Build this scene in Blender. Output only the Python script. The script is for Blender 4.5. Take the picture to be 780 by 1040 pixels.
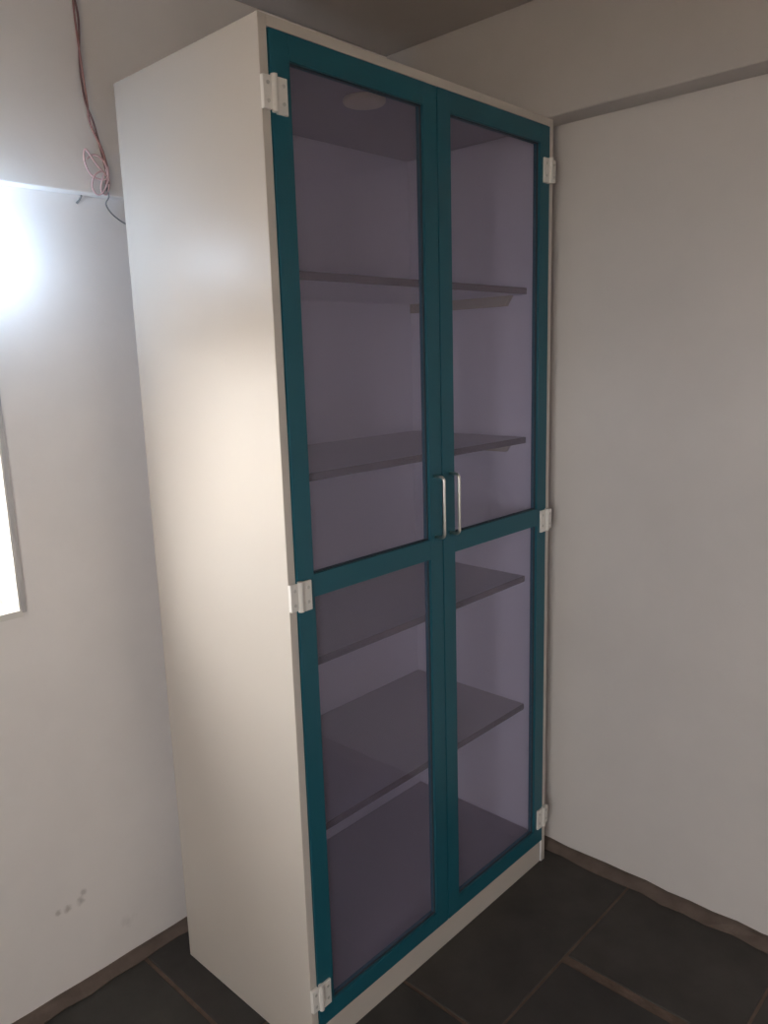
import bpy, bmesh, math, random
from mathutils import Vector, Matrix

scene = bpy.context.scene
for o in list(bpy.data.objects):
    bpy.data.objects.remove(o)
C = scene.collection

# ------------------------------------------------------------------ camera
cam_d = bpy.data.cameras.new('camera')
cam = bpy.data.objects.new('camera', cam_d)
C.objects.link(cam)
RX = (0.68228998, -0.73051225, -0.02884844)
RY = (-0.16187957, -0.11247777, -0.98037939)
RZ = (0.71293435, 0.67357301, -0.19499747)
m = Matrix.Identity(4)
for i in range(3):
    m[i][0] = RX[i]
    m[i][1] = -RY[i]
    m[i][2] = -RZ[i]
m[0][3], m[1][3], m[2][3] = -0.88555, -1.08460, 1.45047
cam.matrix_world = m
cam_d.sensor_fit = 'VERTICAL'
cam_d.sensor_height = 36.0
cam_d.sensor_width = 27.0
cam_d.lens = 795.54 / 1040 * 36.0
cam_d.clip_start = 0.02
scene.camera = cam

# ------------------------------------------------------------------ world, light, exposure
world = bpy.data.worlds.new('overcast_sky')
scene.world = world
world.use_nodes = True
bg = world.node_tree.nodes['Background']
bg.inputs['Color'].default_value = (1.0, 0.965, 0.93, 1)
bg.inputs['Strength'].default_value = 20.0

scene.view_settings.view_transform = 'Standard'
scene.view_settings.look = 'None'
scene.view_settings.gamma = 1.0
scene.view_settings.use_curve_mapping = False
scene.view_settings.exposure = 0.16

# room measures (metres)
XL, XR = -2.6, 0.975          # left wall, right wall
YF, YB = -2.75, 0.569         # wall behind the photographer, wall behind the cupboard
ZC = 2.275                    # ceiling
WT = 0.23                     # wall thickness
WX0, WX1, WZ0, WZ1 = -1.28, -0.262, 0.945, 1.50      # window opening
DY0, DY1, DZ0_, DZ1 = -2.20, -1.00, 0.95, 1.75       # added unseen window in the left wall, to raise the light levels


def portal(name, loc, rot, sx, sy):
    l = bpy.data.lights.new(name, 'AREA')
    l.shape = 'RECTANGLE'
    l.size, l.size_y = sx, sy
    l.cycles.is_portal = True
    o = bpy.data.objects.new(name, l)
    o.location = loc
    o.rotation_euler = rot
    C.objects.link(o)
    return o


portal('window_daylight', ((WX0 + WX1) / 2, YB + WT + 0.02, (WZ0 + WZ1) / 2), (-math.pi / 2, 0, 0), WX1 - WX0, WZ1 - WZ0)
portal('added_window_daylight', (XL - WT - 0.02, (DY0 + DY1) / 2, (DZ0_ + DZ1) / 2), (0, -math.pi / 2, 0), DZ1 - DZ0_, DY1 - DY0)  # daylight portal for the added, unseen window


# ------------------------------------------------------------------ materials
def mat(name, col, rough=0.6, spec=0.5, metal=0.0, noise=None, bump=None, coat=0.0):
    """noise=(scale, amount) multiplies the colour; bump=(scale, strength, distance)"""
    M = bpy.data.materials.new(name)
    M.use_nodes = True
    nt = M.node_tree
    b = nt.nodes['Principled BSDF']
    b.inputs['Base Color'].default_value = (*col, 1)
    b.inputs['Roughness'].default_value = rough
    b.inputs['Metallic'].default_value = metal
    b.inputs['Specular IOR Level'].default_value = spec
    b.inputs['Coat Weight'].default_value = coat
    tc = nt.nodes.new('ShaderNodeTexCoord')
    if noise:
        n = nt.nodes.new('ShaderNodeTexNoise')
        n.inputs['Scale'].default_value = noise[0]
        n.inputs['Detail'].default_value = 6
        n.inputs['Roughness'].default_value = 0.6
        nt.links.new(tc.outputs['Object'], n.inputs['Vector'])
        r = nt.nodes.new('ShaderNodeMapRange')
        r.inputs['From Min'].default_value = 0.3
        r.inputs['From Max'].default_value = 0.7
        r.inputs['To Min'].default_value = 1 - noise[1]
        r.inputs['To Max'].default_value = 1 + noise[1]
        nt.links.new(n.outputs['Fac'], r.inputs['Value'])
        mx = nt.nodes.new('ShaderNodeMix')
        mx.data_type = 'RGBA'
        mx.blend_type = 'MULTIPLY'
        mx.inputs['Factor'].default_value = 1
        mx.inputs['A'].default_value = (*col, 1)
        nt.links.new(r.outputs['Result'], mx.inputs['B'])
        nt.links.new(mx.outputs['Result'], b.inputs['Base Color'])
        M['mixnode'] = mx.name
    if bump:
        n = nt.nodes.new('ShaderNodeTexNoise')
        n.inputs['Scale'].default_value = bump[0]
        n.inputs['Detail'].default_value = 8
        nt.links.new(tc.outputs['Object'], n.inputs['Vector'])
        bp = nt.nodes.new('ShaderNodeBump')
        bp.inputs['Strength'].default_value = bump[1]
        bp.inputs['Distance'].default_value = bump[2]
        nt.links.new(n.outputs['Fac'], bp.inputs['Height'])
        nt.links.new(bp.outputs['Normal'], b.inputs['Normal'])
    return M


def blots(M, spots, col):
    """dirt marks with a shape of their own: spots = (x, y, z, radius) in object space"""
    nt = M.node_tree
    b = nt.nodes['Principled BSDF']
    src = b.inputs['Base Color'].links[0].from_socket
    tc = nt.nodes.new('ShaderNodeTexCoord')
    nz = nt.nodes.new('ShaderNodeTexNoise')
    nz.inputs['Scale'].default_value = 60
    nt.links.new(tc.outputs['Object'], nz.inputs['Vector'])
    for (x, y, z, r, a) in spots:
        d = nt.nodes.new('ShaderNodeVectorMath')
        d.operation = 'DISTANCE'
        d.inputs[1].default_value = (x, y, z)
        nt.links.new(tc.outputs['Object'], d.inputs[0])
        ad = nt.nodes.new('ShaderNodeMath')
        ad.operation = 'MULTIPLY_ADD'
        ad.inputs[1].default_value = r * 2.0
        nt.links.new(nz.outputs['Fac'], ad.inputs[0])
        nt.links.new(d.outputs['Value'], ad.inputs[2])
        mr = nt.nodes.new('ShaderNodeMapRange')
        mr.inputs['From Min'].default_value = r * 2.0
        mr.inputs['From Max'].default_value = r * 1.2
        mr.inputs['To Min'].default_value = 0
        mr.inputs['To Max'].default_value = a
        nt.links.new(ad.outputs['Value'], mr.inputs['Value'])
        mx = nt.nodes.new('ShaderNodeMix')
        mx.data_type = 'RGBA'
        mx.inputs['B'].default_value = (*col, 1)
        nt.links.new(mr.outputs['Result'], mx.inputs['Factor'])
        nt.links.new(src, mx.inputs['A'])
        src = mx.outputs['Result']
    nt.links.new(src, b.inputs['Base Color'])


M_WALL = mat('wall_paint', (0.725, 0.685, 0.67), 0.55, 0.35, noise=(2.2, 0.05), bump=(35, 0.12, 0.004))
M_WALLB = mat('wall_paint_lit_marked', (0.89, 0.85, 0.835), 0.55, 0.35, noise=(2.2, 0.05), bump=(35, 0.12, 0.004))  # same white paint as the other walls; its brighter light put into the colour
blots(M_WALLB, [(-0.262, YB, 0.217, 0.009, 0.5), (-0.241, YB, 0.214, 0.011, 0.6), (-0.208, YB, 0.222, 0.013, 0.5),
                (-0.200, YB, 0.236, 0.011, 0.45), (-0.10, YB, 0.10, 0.02, 0.15)], (0.36, 0.32, 0.30))
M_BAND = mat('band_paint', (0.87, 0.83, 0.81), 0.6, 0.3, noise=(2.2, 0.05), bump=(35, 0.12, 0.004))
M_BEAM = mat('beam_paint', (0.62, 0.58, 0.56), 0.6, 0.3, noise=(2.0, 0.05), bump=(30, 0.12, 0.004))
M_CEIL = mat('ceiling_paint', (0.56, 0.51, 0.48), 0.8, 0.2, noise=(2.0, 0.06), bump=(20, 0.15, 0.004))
M_CREAM = mat('cream_laminate', (0.59, 0.54, 0.49), 0.40, 0.5, noise=(3.0, 0.015))
M_EDGE = mat('cream_edge_band', (0.66, 0.59, 0.49), 0.4, 0.5)
M_TEAL = mat('teal_laminate', (0.012, 0.108, 0.150), 0.4, 0.4, noise=(4.0, 0.03))
M_SHELF = mat('shelf_laminate', (0.40, 0.35, 0.355), 0.5, 0.4, noise=(3.0, 0.02))
M_SHELFEDGE = mat('shelf_front_edge', (0.10, 0.065, 0.055), 0.6, 0.3)
M_BRACKET = mat('bracket_beige', (0.46, 0.40, 0.27), 0.5, 0.4)
M_DISC = mat('disc_cream', (0.85, 0.73, 0.48), 0.4, 0.5)
M_BACK = mat('back_panel_white', (0.84, 0.81, 0.82), 0.5, 0.4)
M_HINGE = mat('hinge_white', (0.80, 0.77, 0.73), 0.35, 0.5)
M_SCREW = mat('screw_head_plated', (0.62, 0.60, 0.57), 0.4, 0.5, metal=0.6)
M_STEEL = mat('brushed_steel', (0.72, 0.69, 0.64), 0.28, 0.5, metal=1.0)
M_GASKET = mat('dark_gasket', (0.045, 0.06, 0.075), 0.6, 0.3)
M_CEMENT = mat('brown_cement', (0.15, 0.108, 0.085), 0.9, 0.2, noise=(18, 0.25), bump=(90, 0.5, 0.004))
M_SKIRT = mat('brown_skirting', (0.15, 0.115, 0.098), 0.85, 0.2, noise=(14, 0.22), bump=(60, 0.4, 0.004))
M_STONE = [mat('dark_stone_%d' % i, c, 0.62, 0.35, noise=(7, 0.22), bump=(40, 0.25, 0.003))
           for i, c in enumerate([(0.048, 0.044, 0.041), (0.058, 0.052, 0.047), (0.053, 0.050, 0.045)])]
M_WOOD = mat('brown_window_wood', (0.24, 0.15, 0.09), 0.55, 0.4, noise=(12, 0.25))
M_SILL = mat('white_plaster_reveal', (0.80, 0.77, 0.73), 0.6, 0.3, noise=(6, 0.04))
M_GREY = mat('grey_window_margin', (0.56, 0.54, 0.54), 0.7, 0.3, noise=(10, 0.08))
M_IRON = mat('black_iron', (0.05, 0.045, 0.04), 0.5, 0.4)
M_WIRE = mat('dull_red_insulation', (0.46, 0.25, 0.24), 0.55, 0.4)
M_WIRE2 = mat('brown_insulation', (0.26, 0.15, 0.14), 0.55, 0.4)
M_PINK = mat('pink_insulation', (0.74, 0.52, 0.53), 0.5, 0.4)
M_GREYWIRE = mat('grey_insulation', (0.24, 0.23, 0.235), 0.55, 0.4)
M_GROUND = mat('outdoor_ground', (0.42, 0.36, 0.29), 0.9, 0.2, noise=(1.5, 0.2))
M_HOLDER = mat('white_bakelite', (0.75, 0.74, 0.72), 0.35, 0.5)


def glass(name, tint, haze=0.0, hazecol=(0.5, 0.5, 0.5)):
    """thin sheet: tinted see-through, Schlick reflection on both faces, optional dusty film"""
    M = bpy.data.materials.new(name)
    M.use_nodes = True
    nt = M.node_tree
    nt.nodes.remove(nt.nodes['Principled BSDF'])
    out = nt.nodes['Material Output']
    t = nt.nodes.new('ShaderNodeBsdfTransparent')
    t.inputs['Color'].default_value = (*tint, 1)
    d = nt.nodes.new('ShaderNodeBsdfDiffuse')
    d.inputs['Color'].default_value = (*hazecol, 1)
    hz = nt.nodes.new('ShaderNodeMixShader')
    hz.inputs['Fac'].default_value = haze
    nt.links.new(t.outputs['BSDF'], hz.inputs[1])
    nt.links.new(d.outputs['BSDF'], hz.inputs[2])
    g = nt.nodes.new('ShaderNodeBsdfGlossy')
    g.inputs['Roughness'].default_value = 0.03
    lw = nt.nodes.new('ShaderNodeLayerWeight')
    lw.inputs['Blend'].default_value = 0.5
    p = nt.nodes.new('ShaderNodeMath')
    p.operation = 'POWER'
    p.inputs[1].default_value = 5.0
    nt.links.new(lw.outputs['Facing'], p.inputs[0])
    f = nt.nodes.new('ShaderNodeMath')
    f.operation = 'MULTIPLY_ADD'
    f.inputs[1].default_value = 0.9
    f.inputs[2].default_value = 0.04
    nt.links.new(p.outputs['Value'], f.inputs[0])
    mx = nt.nodes.new('ShaderNodeMixShader')
    nt.links.new(f.outputs['Value'], mx.inputs['Fac'])
    nt.links.new(hz.outputs['Shader'], mx.inputs[1])
    nt.links.new(g.outputs['BSDF'], mx.inputs[2])
    nt.links.new(mx.outputs['Shader'], out.inputs['Surface'])
    return M


M_GLASS = glass('violet_tinted_glass', (0.93, 0.92, 1.0), 0.12, (0.45, 0.43, 0.57))
M_CLEAR = glass('clear_window_glass', (0.97, 0.98, 0.98))


# ------------------------------------------------------------------ mesh helpers
def bx(bm, x0, x1, y0, y1, z0, z1):
    v = [bm.verts.new((x, y, z)) for x in (x0, x1) for y in (y0, y1) for z in (z0, z1)]
    for f in ((0, 1, 3, 2), (4, 6, 7, 5), (0, 4, 5, 1), (2, 3, 7, 6), (0, 2, 6, 4), (1, 5, 7, 3)):
        bm.faces.new([v[i] for i in f])
    return v


def obj(name, bm, material, parent=None, bevel=0.0, smooth=False):
    bmesh.ops.recalc_face_normals(bm, faces=bm.faces)
    if bevel:
        bmesh.ops.bevel(bm, geom=bm.edges[:], offset=bevel, segments=2, affect='EDGES', profile=0.5)
    me = bpy.data.meshes.new(name)
    bm.to_mesh(me)
    bm.free()
    me.materials.append(material)
    if smooth:
        for p in me.polygons:
            p.use_smooth = True
    o = bpy.data.objects.new(name, me)
    C.objects.link(o)
    o.parent = parent
    return o


def box(name, x0, x1, y0, y1, z0, z1, material, parent=None, bevel=0.0):
    bm = bmesh.new()
    bx(bm, x0, x1, y0, y1, z0, z1)
    return obj(name, bm, material, parent, bevel)


def tube(bm, pts, r, n=8):
    pts = [Vector(p) for p in pts]
    rings = []
    ref = Vector((0.31, 0.77, 0.55)).normalized()
    for i, p in enumerate(pts):
        t = (pts[min(i + 1, len(pts) - 1)] - pts[max(i - 1, 0)]).normalized()
        a = t.cross(ref).normalized()
        b = t.cross(a).normalized()
        rings.append([bm.verts.new(p + a * (r * math.cos(2 * math.pi * k / n)) + b * (r * math.sin(2 * math.pi * k / n))) for k in range(n)])
    for i in range(len(rings) - 1):
        for k in range(n):
            bm.faces.new((rings[i][k], rings[i][(k + 1) % n], rings[i + 1][(k + 1) % n], rings[i + 1][k]))
    bm.faces.new(rings[0])
    bm.faces.new(rings[-1])


def spline(pts, sub=6):
    P = [Vector(p) for p in pts]
    out = []
    for i in range(len(P) - 1):
        p0, p1, p2, p3 = P[max(i - 1, 0)], P[i], P[i + 1], P[min(i + 2, len(P) - 1)]
        for k in range(sub):
            t = k / sub
            out.append(0.5 * ((2 * p1) + (p2 - p0) * t + (2 * p0 - 5 * p1 + 4 * p2 - p3) * t * t + (3 * p1 - p0 - 3 * p2 + p3) * t ** 3))
    out.append(P[-1])
    return out


def lathe(bm, prof, n=24, mtx=None):
    """profile of (radius, height) about z"""
    rings = []
    for r, h in prof:
        rings.append([bm.verts.new((r * math.cos(2 * math.pi * k / n), r * math.sin(2 * math.pi * k / n), h)) for k in range(n)])
    for i in range(len(rings) - 1):
        for k in range(n):
            bm.faces.new((rings[i][k], rings[i][(k + 1) % n], rings[i + 1][(k + 1) % n], rings[i + 1][k]))
    bm.faces.new(rings[0])
    bm.faces.new(rings[-1])
    if mtx is not None:
        bmesh.ops.transform(bm, matrix=mtx, verts=bm.verts)


def empty(name, loc=(0, 0, 0)):
    o = bpy.data.objects.new(name, None)
    o.empty_display_size = 0.1
    o.location = loc
    C.objects.link(o)
    return o


def struct(o):
    o['kind'] = 'structure'
    return o


def tag(o, label, cat, group=None):
    o['label'] = label
    o['category'] = cat
    if group:
        o['group'] = group
    return o


def face_mat(o, axis, sign, material):
    o.data.materials.append(material)
    for p in o.data.polygons:
        if p.normal[axis] * sign > 0.9:
            p.material_index = len(o.data.materials) - 1


# ------------------------------------------------------------------ room shell
floor = struct(box('floor', XL - WT, XR + WT, YF - WT, YB + WT, -0.10, -0.004, M_CEMENT))

# dark stone slabs, laid in rows parallel to the cupboard's front
rnd = random.Random(4)
J = 0.005
rows = [(0.16, YB, -0.08), (-0.24, 0.16, 0.29), (-0.64, -0.24, 0.60), (-1.04, -0.64, 0.84), (-1.44, -1.04, 0.42),
        (-1.84, -1.44, 0.70), (-2.24, -1.84, 0.30), (-2.64, -2.24, 0.55), (YF, -2.64, 0.2)]
for ri, (y0, y1, xj) in enumerate(rows):
    xs = []
    x = xj
    while x > XL:
        xs.append(x)
        x -= 0.66
    x = xj + 0.66
    while x < XR - 0.05:
        xs.append(x)
        x += 0.66
    xs = sorted(xs)
    edges = [XL] + xs + [XR]
    for i in range(len(edges) - 1):
        a, b = edges[i], edges[i + 1]
        if b - a < 0.06:
            continue
        ja = 0.014 if abs(a - 0.60) < 1e-6 and ri == 2 else J
        jb = 0.014 if abs(b - 0.60) < 1e-6 and ri == 2 else J
        bm = bmesh.new()
        dz = rnd.uniform(-0.0012, 0.0)
        bx(bm, a + (ja if i else 0.0), b - (jb if i < len(edges) - 2 else 0.0), y0 + J * 0.7, y1 - J * 0.7, -0.03, dz)
        obj('slab', bm, M_STONE[rnd.randrange(3)], floor, bevel=0.0025)

# wall behind the cupboard, with the window opening
bm = bmesh.new()
bx(bm, XL - WT, WX0, YB, YB + WT, 0, ZC)
bx(bm, WX1, XR + WT, YB, YB + WT, 0, ZC)
bx(bm, WX0, WX1, YB, YB + WT, 0, WZ0)
bx(bm, WX0, WX1, YB, YB + WT, WZ1, ZC)
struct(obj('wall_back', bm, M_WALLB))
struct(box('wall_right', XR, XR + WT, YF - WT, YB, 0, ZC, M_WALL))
bm = bmesh.new()
bx(bm, XL - WT, XL, YF - WT, DY0, 0, ZC)
bx(bm, XL - WT, XL, DY1, YB, 0, ZC)
bx(bm, XL - WT, XL, DY0, DY1, DZ1, ZC)
bx(bm, XL - WT, XL, DY0, DY1, 0, DZ0_)
struct(obj('wall_left', bm, M_WALL))
struct(box('wall_front', XL, XR, YF - WT, YF, 0, ZC, M_WALL))
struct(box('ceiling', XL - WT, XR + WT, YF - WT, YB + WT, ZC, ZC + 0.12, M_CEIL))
# plaster band above lintel height on the wall behind the cupboard; beam along the right wall
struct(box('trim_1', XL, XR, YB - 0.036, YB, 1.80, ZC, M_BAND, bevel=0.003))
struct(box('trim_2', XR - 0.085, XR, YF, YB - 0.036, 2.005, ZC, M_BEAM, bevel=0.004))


def fillet(name, along, lo, hi, face, d, h, sgn):
    """low cement skirting with a sloping, slightly wavering top"""
    bm = bmesh.new()
    rr = random.Random(len(name))
    prev = None
    n = max(2, int((hi - lo) / 0.06))
    for i in range(n + 1):
        t = lo + (hi - lo) * i / n
        w = d * rr.uniform(0.82, 1.12)
        hh = h * rr.uniform(0.8, 1.15)
        prof = [(face, 0.0), (face, hh), (face + sgn * 0.012, hh * 0.92), (face + sgn * w, 0.003), (face + sgn * w, 0.0)]
        ring = [bm.verts.new((q, t, z) if along == 'y' else (t, q, z)) for q, z in prof]
        if prev:
            for k in range(5):
                bm.faces.new((prev[k], prev[(k + 1) % 5], ring[(k + 1) % 5], ring[k]))
        else:
            bm.faces.new(ring)
        prev = ring
    bm.faces.new(prev)
    return struct(obj(name, bm, M_SKIRT))


fillet('baseboard_right', 'y', YF, YB, XR, 0.040, 0.018, -1)
fillet('baseboard_back', 'x', XL, XR - 0.045, YB, 0.036, 0.016, -1)

# window: plaster reveal, grey margin, brown wooden frame with bars and panes
win = struct(empty('window_1', ((WX0 + WX1) / 2, YB, WZ0)))


def child(o, parent):
    o.parent = parent
    o.matrix_parent_inverse = Matrix.Translation(-Vector(parent.location))
    return o


bm = bmesh.new()
g = 0.010
bx(bm, WX1, WX1 + g, YB - 0.004, YB + 0.02, WZ0 - g * 0.4, WZ1 + g)
bx(bm, WX0 - g, WX0, YB - 0.004, YB + 0.02, WZ0 - g * 0.4, WZ1 + g)
bx(bm, WX0, WX1, YB - 0.004, YB + 0.02, WZ1, WZ1 + g)
child(obj('window_margin', bm, M_GREY), win)
child(box('window_sill', WX0, WX1, YB - 0.006, YB + WT, WZ0 - 0.012, WZ0 + 0.002, M_SILL), win)
bm = bmesh.new()
bx(bm, WX1 - 0.004, WX1 + 0.001, YB - 0.003, YB + WT, WZ0, WZ1)
bx(bm, WX0 - 0.001, WX0 + 0.004, YB - 0.003, YB + WT, WZ0, WZ1)
bx(bm, WX0, WX1, YB - 0.003, YB + WT, WZ1 - 0.004, WZ1 + 0.001)
child(obj('reveal', bm, M_SILL), win)
fy0, fy1 = YB + 0.135, YB + 0.195
for a in ((WX0 + 0.004, WX0 + 0.05, WZ0 + 0.002, WZ1 - 0.004), (WX1 - 0.05, WX1 - 0.004, WZ0 + 0.002, WZ1 - 0.004)):
    child(box('jamb', a[0], a[1], fy0, fy1, a[2], a[3], M_WOOD, bevel=0.003), win)
for z0, z1 in ((WZ0 + 0.002, WZ0 + 0.048), (WZ1 - 0.05, WZ1 - 0.004)):
    child(box('frame_rail', WX0 + 0.05, WX1 - 0.05, fy0, fy1, z0, z1, M_WOOD, bevel=0.003), win)
xm = (WX0 + WX1) / 2
child(box('mullion', xm - 0.022, xm + 0.022, fy0, fy1, WZ0 + 0.048, WZ1 - 0.05, M_WOOD, bevel=0.003), win)
for x0, x1 in ((WX0 + 0.05, xm - 0.022), (xm + 0.022, WX1 - 0.05)):
    child(box('pane', x0 - 0.004, x1 + 0.004, fy1 - 0.022, fy1 - 0.018, WZ0 + 0.045, WZ1 - 0.047, M_CLEAR), win)
for k in range(5):
    z = WZ0 + 0.115 + k * 0.083
    bm = bmesh.new()
    tube(bm, [(WX0 + 0.045, fy0 + 0.015, z), (WX1 - 0.045, fy0 + 0.015, z)], 0.006)
    child(obj('bar', bm, M_IRON), win)

# added window, out of view, lighting the room from the left: wooden frame, mullion, panes
added_win = struct(empty('added_light_window', (XL, (DY0 + DY1) / 2, DZ0_)))
fx0, fx1 = XL - 0.195, XL - 0.135
child(box('window_sill', XL - WT, XL + 0.012, DY0, DY1, DZ0_ - 0.012, DZ0_ + 0.002, M_SILL), added_win)
for y0, y1 in ((DY0, DY0 + 0.05), (DY1 - 0.05, DY1)):
    child(box('jamb', fx0, fx1, y0, y1, DZ0_ + 0.002, DZ1, M_WOOD, bevel=0.003), added_win)
for z0, z1 in ((DZ0_ + 0.002, DZ0_ + 0.05), (DZ1 - 0.05, DZ1)):
    child(box('frame_rail', fx0, fx1, DY0 + 0.05, DY1 - 0.05, z0, z1, M_WOOD, bevel=0.003), added_win)
ym = (DY0 + DY1) / 2
child(box('mullion', fx0, fx1, ym - 0.022, ym + 0.022, DZ0_ + 0.05, DZ1 - 0.05, M_WOOD, bevel=0.003), added_win)
for y0, y1 in ((DY0 + 0.05, ym - 0.022), (ym + 0.022, DY1 - 0.05)):
    child(box('pane', fx0 + 0.018, fx0 + 0.022, y0 - 0.004, y1 + 0.004, DZ0_ + 0.046, DZ1 - 0.046, M_CLEAR), added_win)

struct(box('ground', -14, 14, YB + WT, 18, -0.25, -0.12, M_GROUND))
struct(box('ground', -18, XL - WT, -14, YB + WT, -0.25, -0.12, M_GROUND))

# ------------------------------------------------------------------ the cupboard
W, D, H, T = 0.90, 0.462, 2.0, 0.018
PZ = 0.072                       # plinth height = underside of the doors
cab = tag(empty('storage_cabinet'), 'tall cream laminate cupboard with two teal-framed glass doors in the room corner', 'cupboard')

face_mat(box('side_panel', 0, T, 0, D, 0, H, M_CREAM, cab, bevel=0.0012), 0, 1, M_BACK)
face_mat(box('side_panel', W - T, W, 0, D, 0, H, M_CREAM, cab, bevel=0.0012), 0, -1, M_BACK)
face_mat(box('top_panel', T, W - T, 0, D, H - T, H, M_CREAM, cab, bevel=0.0010), 2, -1, M_SHELF)
box('bottom_panel', T, W - T, 0.024, D - 0.006, PZ - 0.006, PZ + 0.012, M_SHELF, cab, bevel=0.0008)
box('back_panel', T, W - T, D - 0.006, D, 0.02, H - T, M_BACK, cab)
box('plinth', T, W - T, 0.004, 0.022, 0.0, PZ - 0.003, M_CREAM, cab, bevel=0.0010)

SY = 0.062
for zt in (1.611, 1.230, 0.849, 0.473):
    s = box('shelf', T + 0.001, W - T - 0.001, SY, D - 0.008, zt - 0.016, zt, M_SHELF, cab, bevel=0.0006)
    face_mat(s, 2, -1, M_BACK)
    box('edge_band', T + 0.001, W - T - 0.001, SY - 0.0015, SY, zt - 0.016, zt, M_SHELFEDGE, s)
    for sx in (0, 1):
        bm = bmesh.new()
        xa, xb = (T, T + 0.014) if sx == 0 else (W - T - 0.014, W - T)
        zb = zt - 0.016
        prof = [(0.100, zb), (0.118, zb - 0.026), (0.446, zb - 0.026), (0.446, zb)]
        va = [bm.verts.new((xa, y, z)) for y, z in prof]
        vb = [bm.verts.new((xb, y, z)) for y, z in prof]
        bm.faces.new(va)
        bm.faces.new(vb)
        for k in range(4):
            bm.faces.new((va[k], va[(k + 1) % 4], vb[(k + 1) % 4], vb[k]))
        obj('support_bracket', bm, M_BRACKET, s, bevel=0.0008)

# round pale disc on the underside of the cupboard's top
bm = bmesh.new()
lathe(bm, [(0.045, 0.0), (0.046, -0.005), (0.043, -0.010), (0.030, -0.013), (0.002, -0.014)], 32, Matrix.Translation((0.400, 0.152, H - T)))
o = obj('round_disc', bm, M_DISC, cab, smooth=True)
o['label'] = 'pale round disc under the cupboard top'

# doors
DZ0, DZ1_, FW, DT, FY = PZ, H - T - 0.002, 0.042, 0.020, -0.003
MR0, MR1 = 1.005, 1.050
for dn, (x0, x1, hx) in enumerate(((T + 0.0015, W / 2 - 0.0018, 0.4235), (W / 2 + 0.0018, W - T - 0.0015, 0.4765))):
    y0, y1 = FY, FY + DT
    bm = bmesh.new()
    bx(bm, x0, x0 + FW, y0, y1, DZ0, DZ1_)
    bx(bm, x1 - FW, x1, y0, y1, DZ0, DZ1_)
    for z0, z1 in ((DZ0, DZ0 + 0.042), (MR0, MR1), (DZ1_ - 0.042, DZ1_)):
        bx(bm, x0 + FW, x1 - FW, y0 + 0.0002, y1, z0, z1)
    d = obj('door', bm, M_TEAL, cab, bevel=0.0006)
    d['label'] = 'teal framed door with two glass panes'
    for z0, z1 in ((DZ0 + 0.042, MR0), (MR1, DZ1_ - 0.042)):
        box('glass_pane', x0 + FW - 0.002, x1 - FW + 0.002, y0 + 0.010, y0 + 0.014, z0 - 0.002, z1 + 0.002, M_GLASS, d)
        bm = bmesh.new()
        xa, xb = x0 + FW, x1 - FW
        gk = 0.002
        bx(bm, xa, xa + gk, y0 + 0.006, y0 + 0.010, z0, z1)
        bx(bm, xb - gk, xb, y0 + 0.006, y0 + 0.010, z0, z1)
        bx(bm, xa + gk, xb - gk, y0 + 0.006, y0 + 0.010, z0, z0 + gk)
        bx(bm, xa + gk, xb - gk, y0 + 0.006, y0 + 0.010, z1 - gk, z1)
        obj('gasket', bm, M_GASKET, d)
    # D-shaped steel pull
    bm = bmesh.new()
    ha, hb, so, rc = 1.054, 1.190, 0.026, 0.010
    pts = [(hx, FY, ha)]
    for k in range(7):
        a = math.pi / 2 * k / 6
        pts.append((hx, FY - so + rc - rc * math.sin(a), ha + rc - rc * math.cos(a)))
    for k in range(7):
        a = math.pi / 2 * k / 6
        pts.append((hx, FY - so + rc - rc * math.cos(a), hb - rc + rc * math.sin(a)))
    pts.append((hx, FY, hb))
    tube(bm, pts, 0.0036, 12)
    h = obj('handle', bm, M_STEEL, d, smooth=True)
    h['label'] = 'slim brushed steel bow handle'

# hinges: white two-leaf blocks across the carcass edge and the door stile
for sx in (0, 1):
    for zc in (1.880, 1.016, 0.150):
        X = (lambda q: q) if sx == 0 else (lambda q: W - q)
        bm = bmesh.new()
        for xa, xb, ya, za, zb in ((-0.0015, 0.0165, 0.0, -0.026, 0.026), (0.0265, 0.0500, FY, -0.031, 0.027)):
            p, q = sorted((X(xa), X(xb)))
            bx(bm, p, q, -0.0085, ya, zc + za, zc + zb)
        hg = obj('hinge', bm, M_HINGE, cab, bevel=0.0012)
        hg['label'] = 'white block hinge across the carcass edge'
        bm = bmesh.new()
        tube(bm, [(X(0.0215), -0.0085, zc - 0.029), (X(0.0215), -0.0085, zc + 0.029)], 0.0058, 14)
        obj('knuckle', bm, M_HINGE, hg)
        for zz in (-0.014, 0.014):
            for xx in (0.008, 0.041):
                bm = bmesh.new()
                lathe(bm, [(0.0034, 0.0), (0.0032, 0.0010), (0.0008, 0.0014)], 10,
                      Matrix.Translation((X(xx), -0.0084, zc + zz)) @ Matrix.Rotation(math.pi / 2, 4, 'X'))
                obj('screw', bm, M_SCREW, hg)

# ------------------------------------------------------------------ wiring on the wall
yb = YB - 0.036 - 0.004                 # face of the plaster band
wire = tag(empty('electrical_wire', (0.02, YB, 1.74)), 'dull red loose wires dangling down the wall beside the cupboard', 'wire')


def wp(px, z, dy=0.0):
    return (px + 0.009, yb + dy, z)


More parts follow.
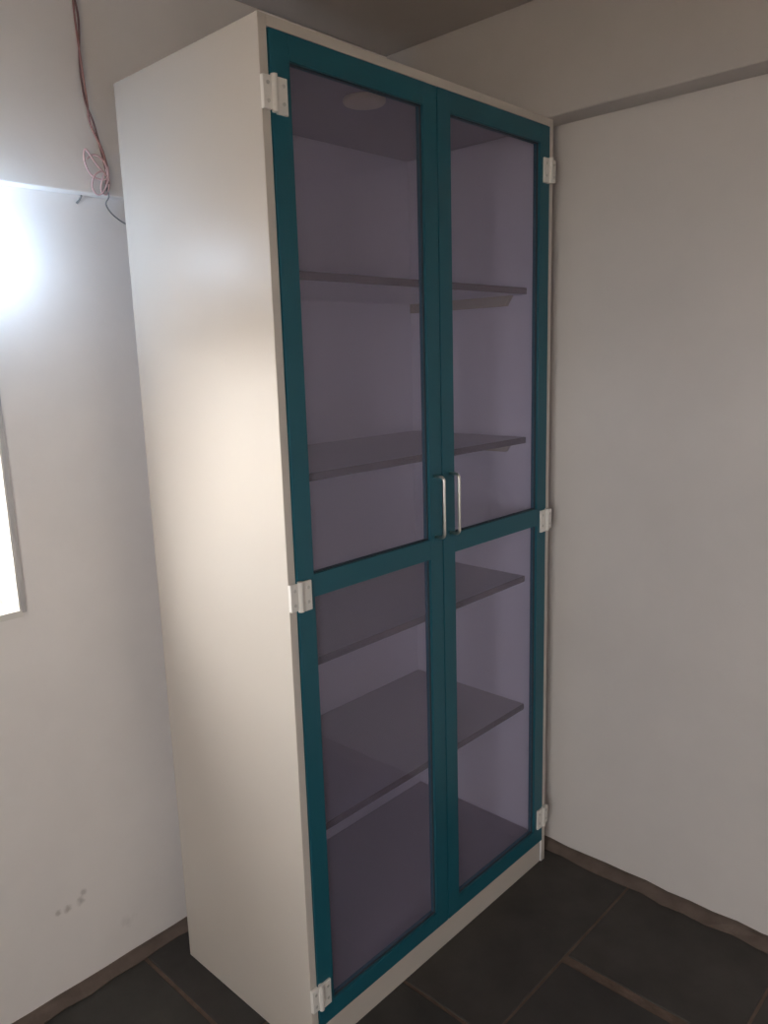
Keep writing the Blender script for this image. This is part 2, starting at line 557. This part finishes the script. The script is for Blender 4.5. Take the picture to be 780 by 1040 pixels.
main = [(-0.046, ZC), (-0.045, 2.20), (-0.040, 2.13), (-0.041, 2.05), (-0.037, 1.98), (-0.028, 1.935), (-0.012, 1.885), (-0.004, 1.845), (-0.006, 1.822)]
rw = random.Random(2)
for k, (mt, nm) in enumerate(((M_WIRE, 'wire_strand'), (M_WIRE2, 'wire_strand'))):
    pts = []
    for i, (x, z) in enumerate(main):
        pts.append(wp(x + 0.0035 * math.sin(i * 2.1 + k * 3.1), z, -0.003 * (1 + math.cos(i * 2.1 + k * 3.1))))
    bm = bmesh.new()
    tube(bm, spline(pts, 8), 0.0021, 8)
    child(obj(nm, bm, mt, smooth=True), wire)
loops = [
    [(-0.008, 1.852), (-0.030, 1.868), (-0.050, 1.895), (-0.052, 1.872), (-0.040, 1.848), (-0.020, 1.840), (-0.006, 1.850), (-0.012, 1.878), (-0.030, 1.888), (-0.046, 1.878)],
    [(-0.004, 1.868), (-0.006, 1.842), (-0.016, 1.818), (-0.030, 1.810), (-0.042, 1.824), (-0.036, 1.846), (-0.018, 1.856), (-0.004, 1.846)],
    [(-0.010, 1.862), (-0.002, 1.836), (-0.010, 1.812), (-0.022, 1.822), (-0.016, 1.850)],
]
for i, L in enumerate(loops):
    bm = bmesh.new()
    tube(bm, spline([wp(x, z - 0.012, -0.005 - 0.004 * math.sin(j * 1.3 + i)) for j, (x, z) in enumerate(L)], 8), 0.0018, 8)
    child(obj('wire_loop', bm, M_PINK, smooth=True), wire)
tail = [(0.002, yb, 1.845), (0.002, yb, 1.815), (0.004, yb - 0.002, 1.797), (0.008, YB - 0.02, 1.785), (0.030, YB - 0.006, 1.768), (0.060, YB - 0.005, 1.752), (0.10, YB - 0.005, 1.745)]
bm = bmesh.new()
tube(bm, spline(tail, 8), 0.0015, 8)
child(obj('wire_tail', bm, M_GREYWIRE, smooth=True), wire)

# small nail left in the wall under the band
bm = bmesh.new()
tube(bm, [(-0.047, YB, 1.785), (-0.047, YB - 0.012, 1.789), (-0.047, YB - 0.022, 1.796)], 0.0022, 8)
tag(obj('nail', bm, M_GREYWIRE), 'small dark bent nail in the wall below the dangling wires', 'nail')

# little night lamp on the wall, just under the plaster band
LX, LZ = -0.268, 1.675
lamp = tag(empty('night_lamp', (LX, YB, LZ)), 'small lit night bulb in a white holder on the wall above the window', 'lamp')
bm = bmesh.new()
lathe(bm, [(0.020, 0.0), (0.020, 0.008), (0.013, 0.012), (0.013, 0.062), (0.009, 0.064)], 24,
      Matrix.Translation((LX, YB, LZ)) @ Matrix.Rotation(math.pi / 2, 4, 'X'))
child(obj('holder', bm, M_HOLDER, smooth=False), lamp)
M_BULB = bpy.data.materials.new('lit_bulb')
M_BULB.use_nodes = True
b = M_BULB.node_tree.nodes['Principled BSDF']
b.inputs['Emission Color'].default_value = (0.56, 0.76, 1.0, 1)
b.inputs['Emission Strength'].default_value = 135.0
bm = bmesh.new()
prof = [(0.008, 0.062)]
for k in range(1, 10):
    a = math.pi * k / 10
    prof.append((0.017 * math.sin(a), 0.084 - 0.020 * math.cos(a)))
prof.append((0.001, 0.104))
lathe(bm, prof, 20, Matrix.Translation((LX, YB, LZ)) @ Matrix.Rotation(math.pi / 2, 4, 'X'))
child(obj('bulb', bm, M_BULB, smooth=True), lamp)
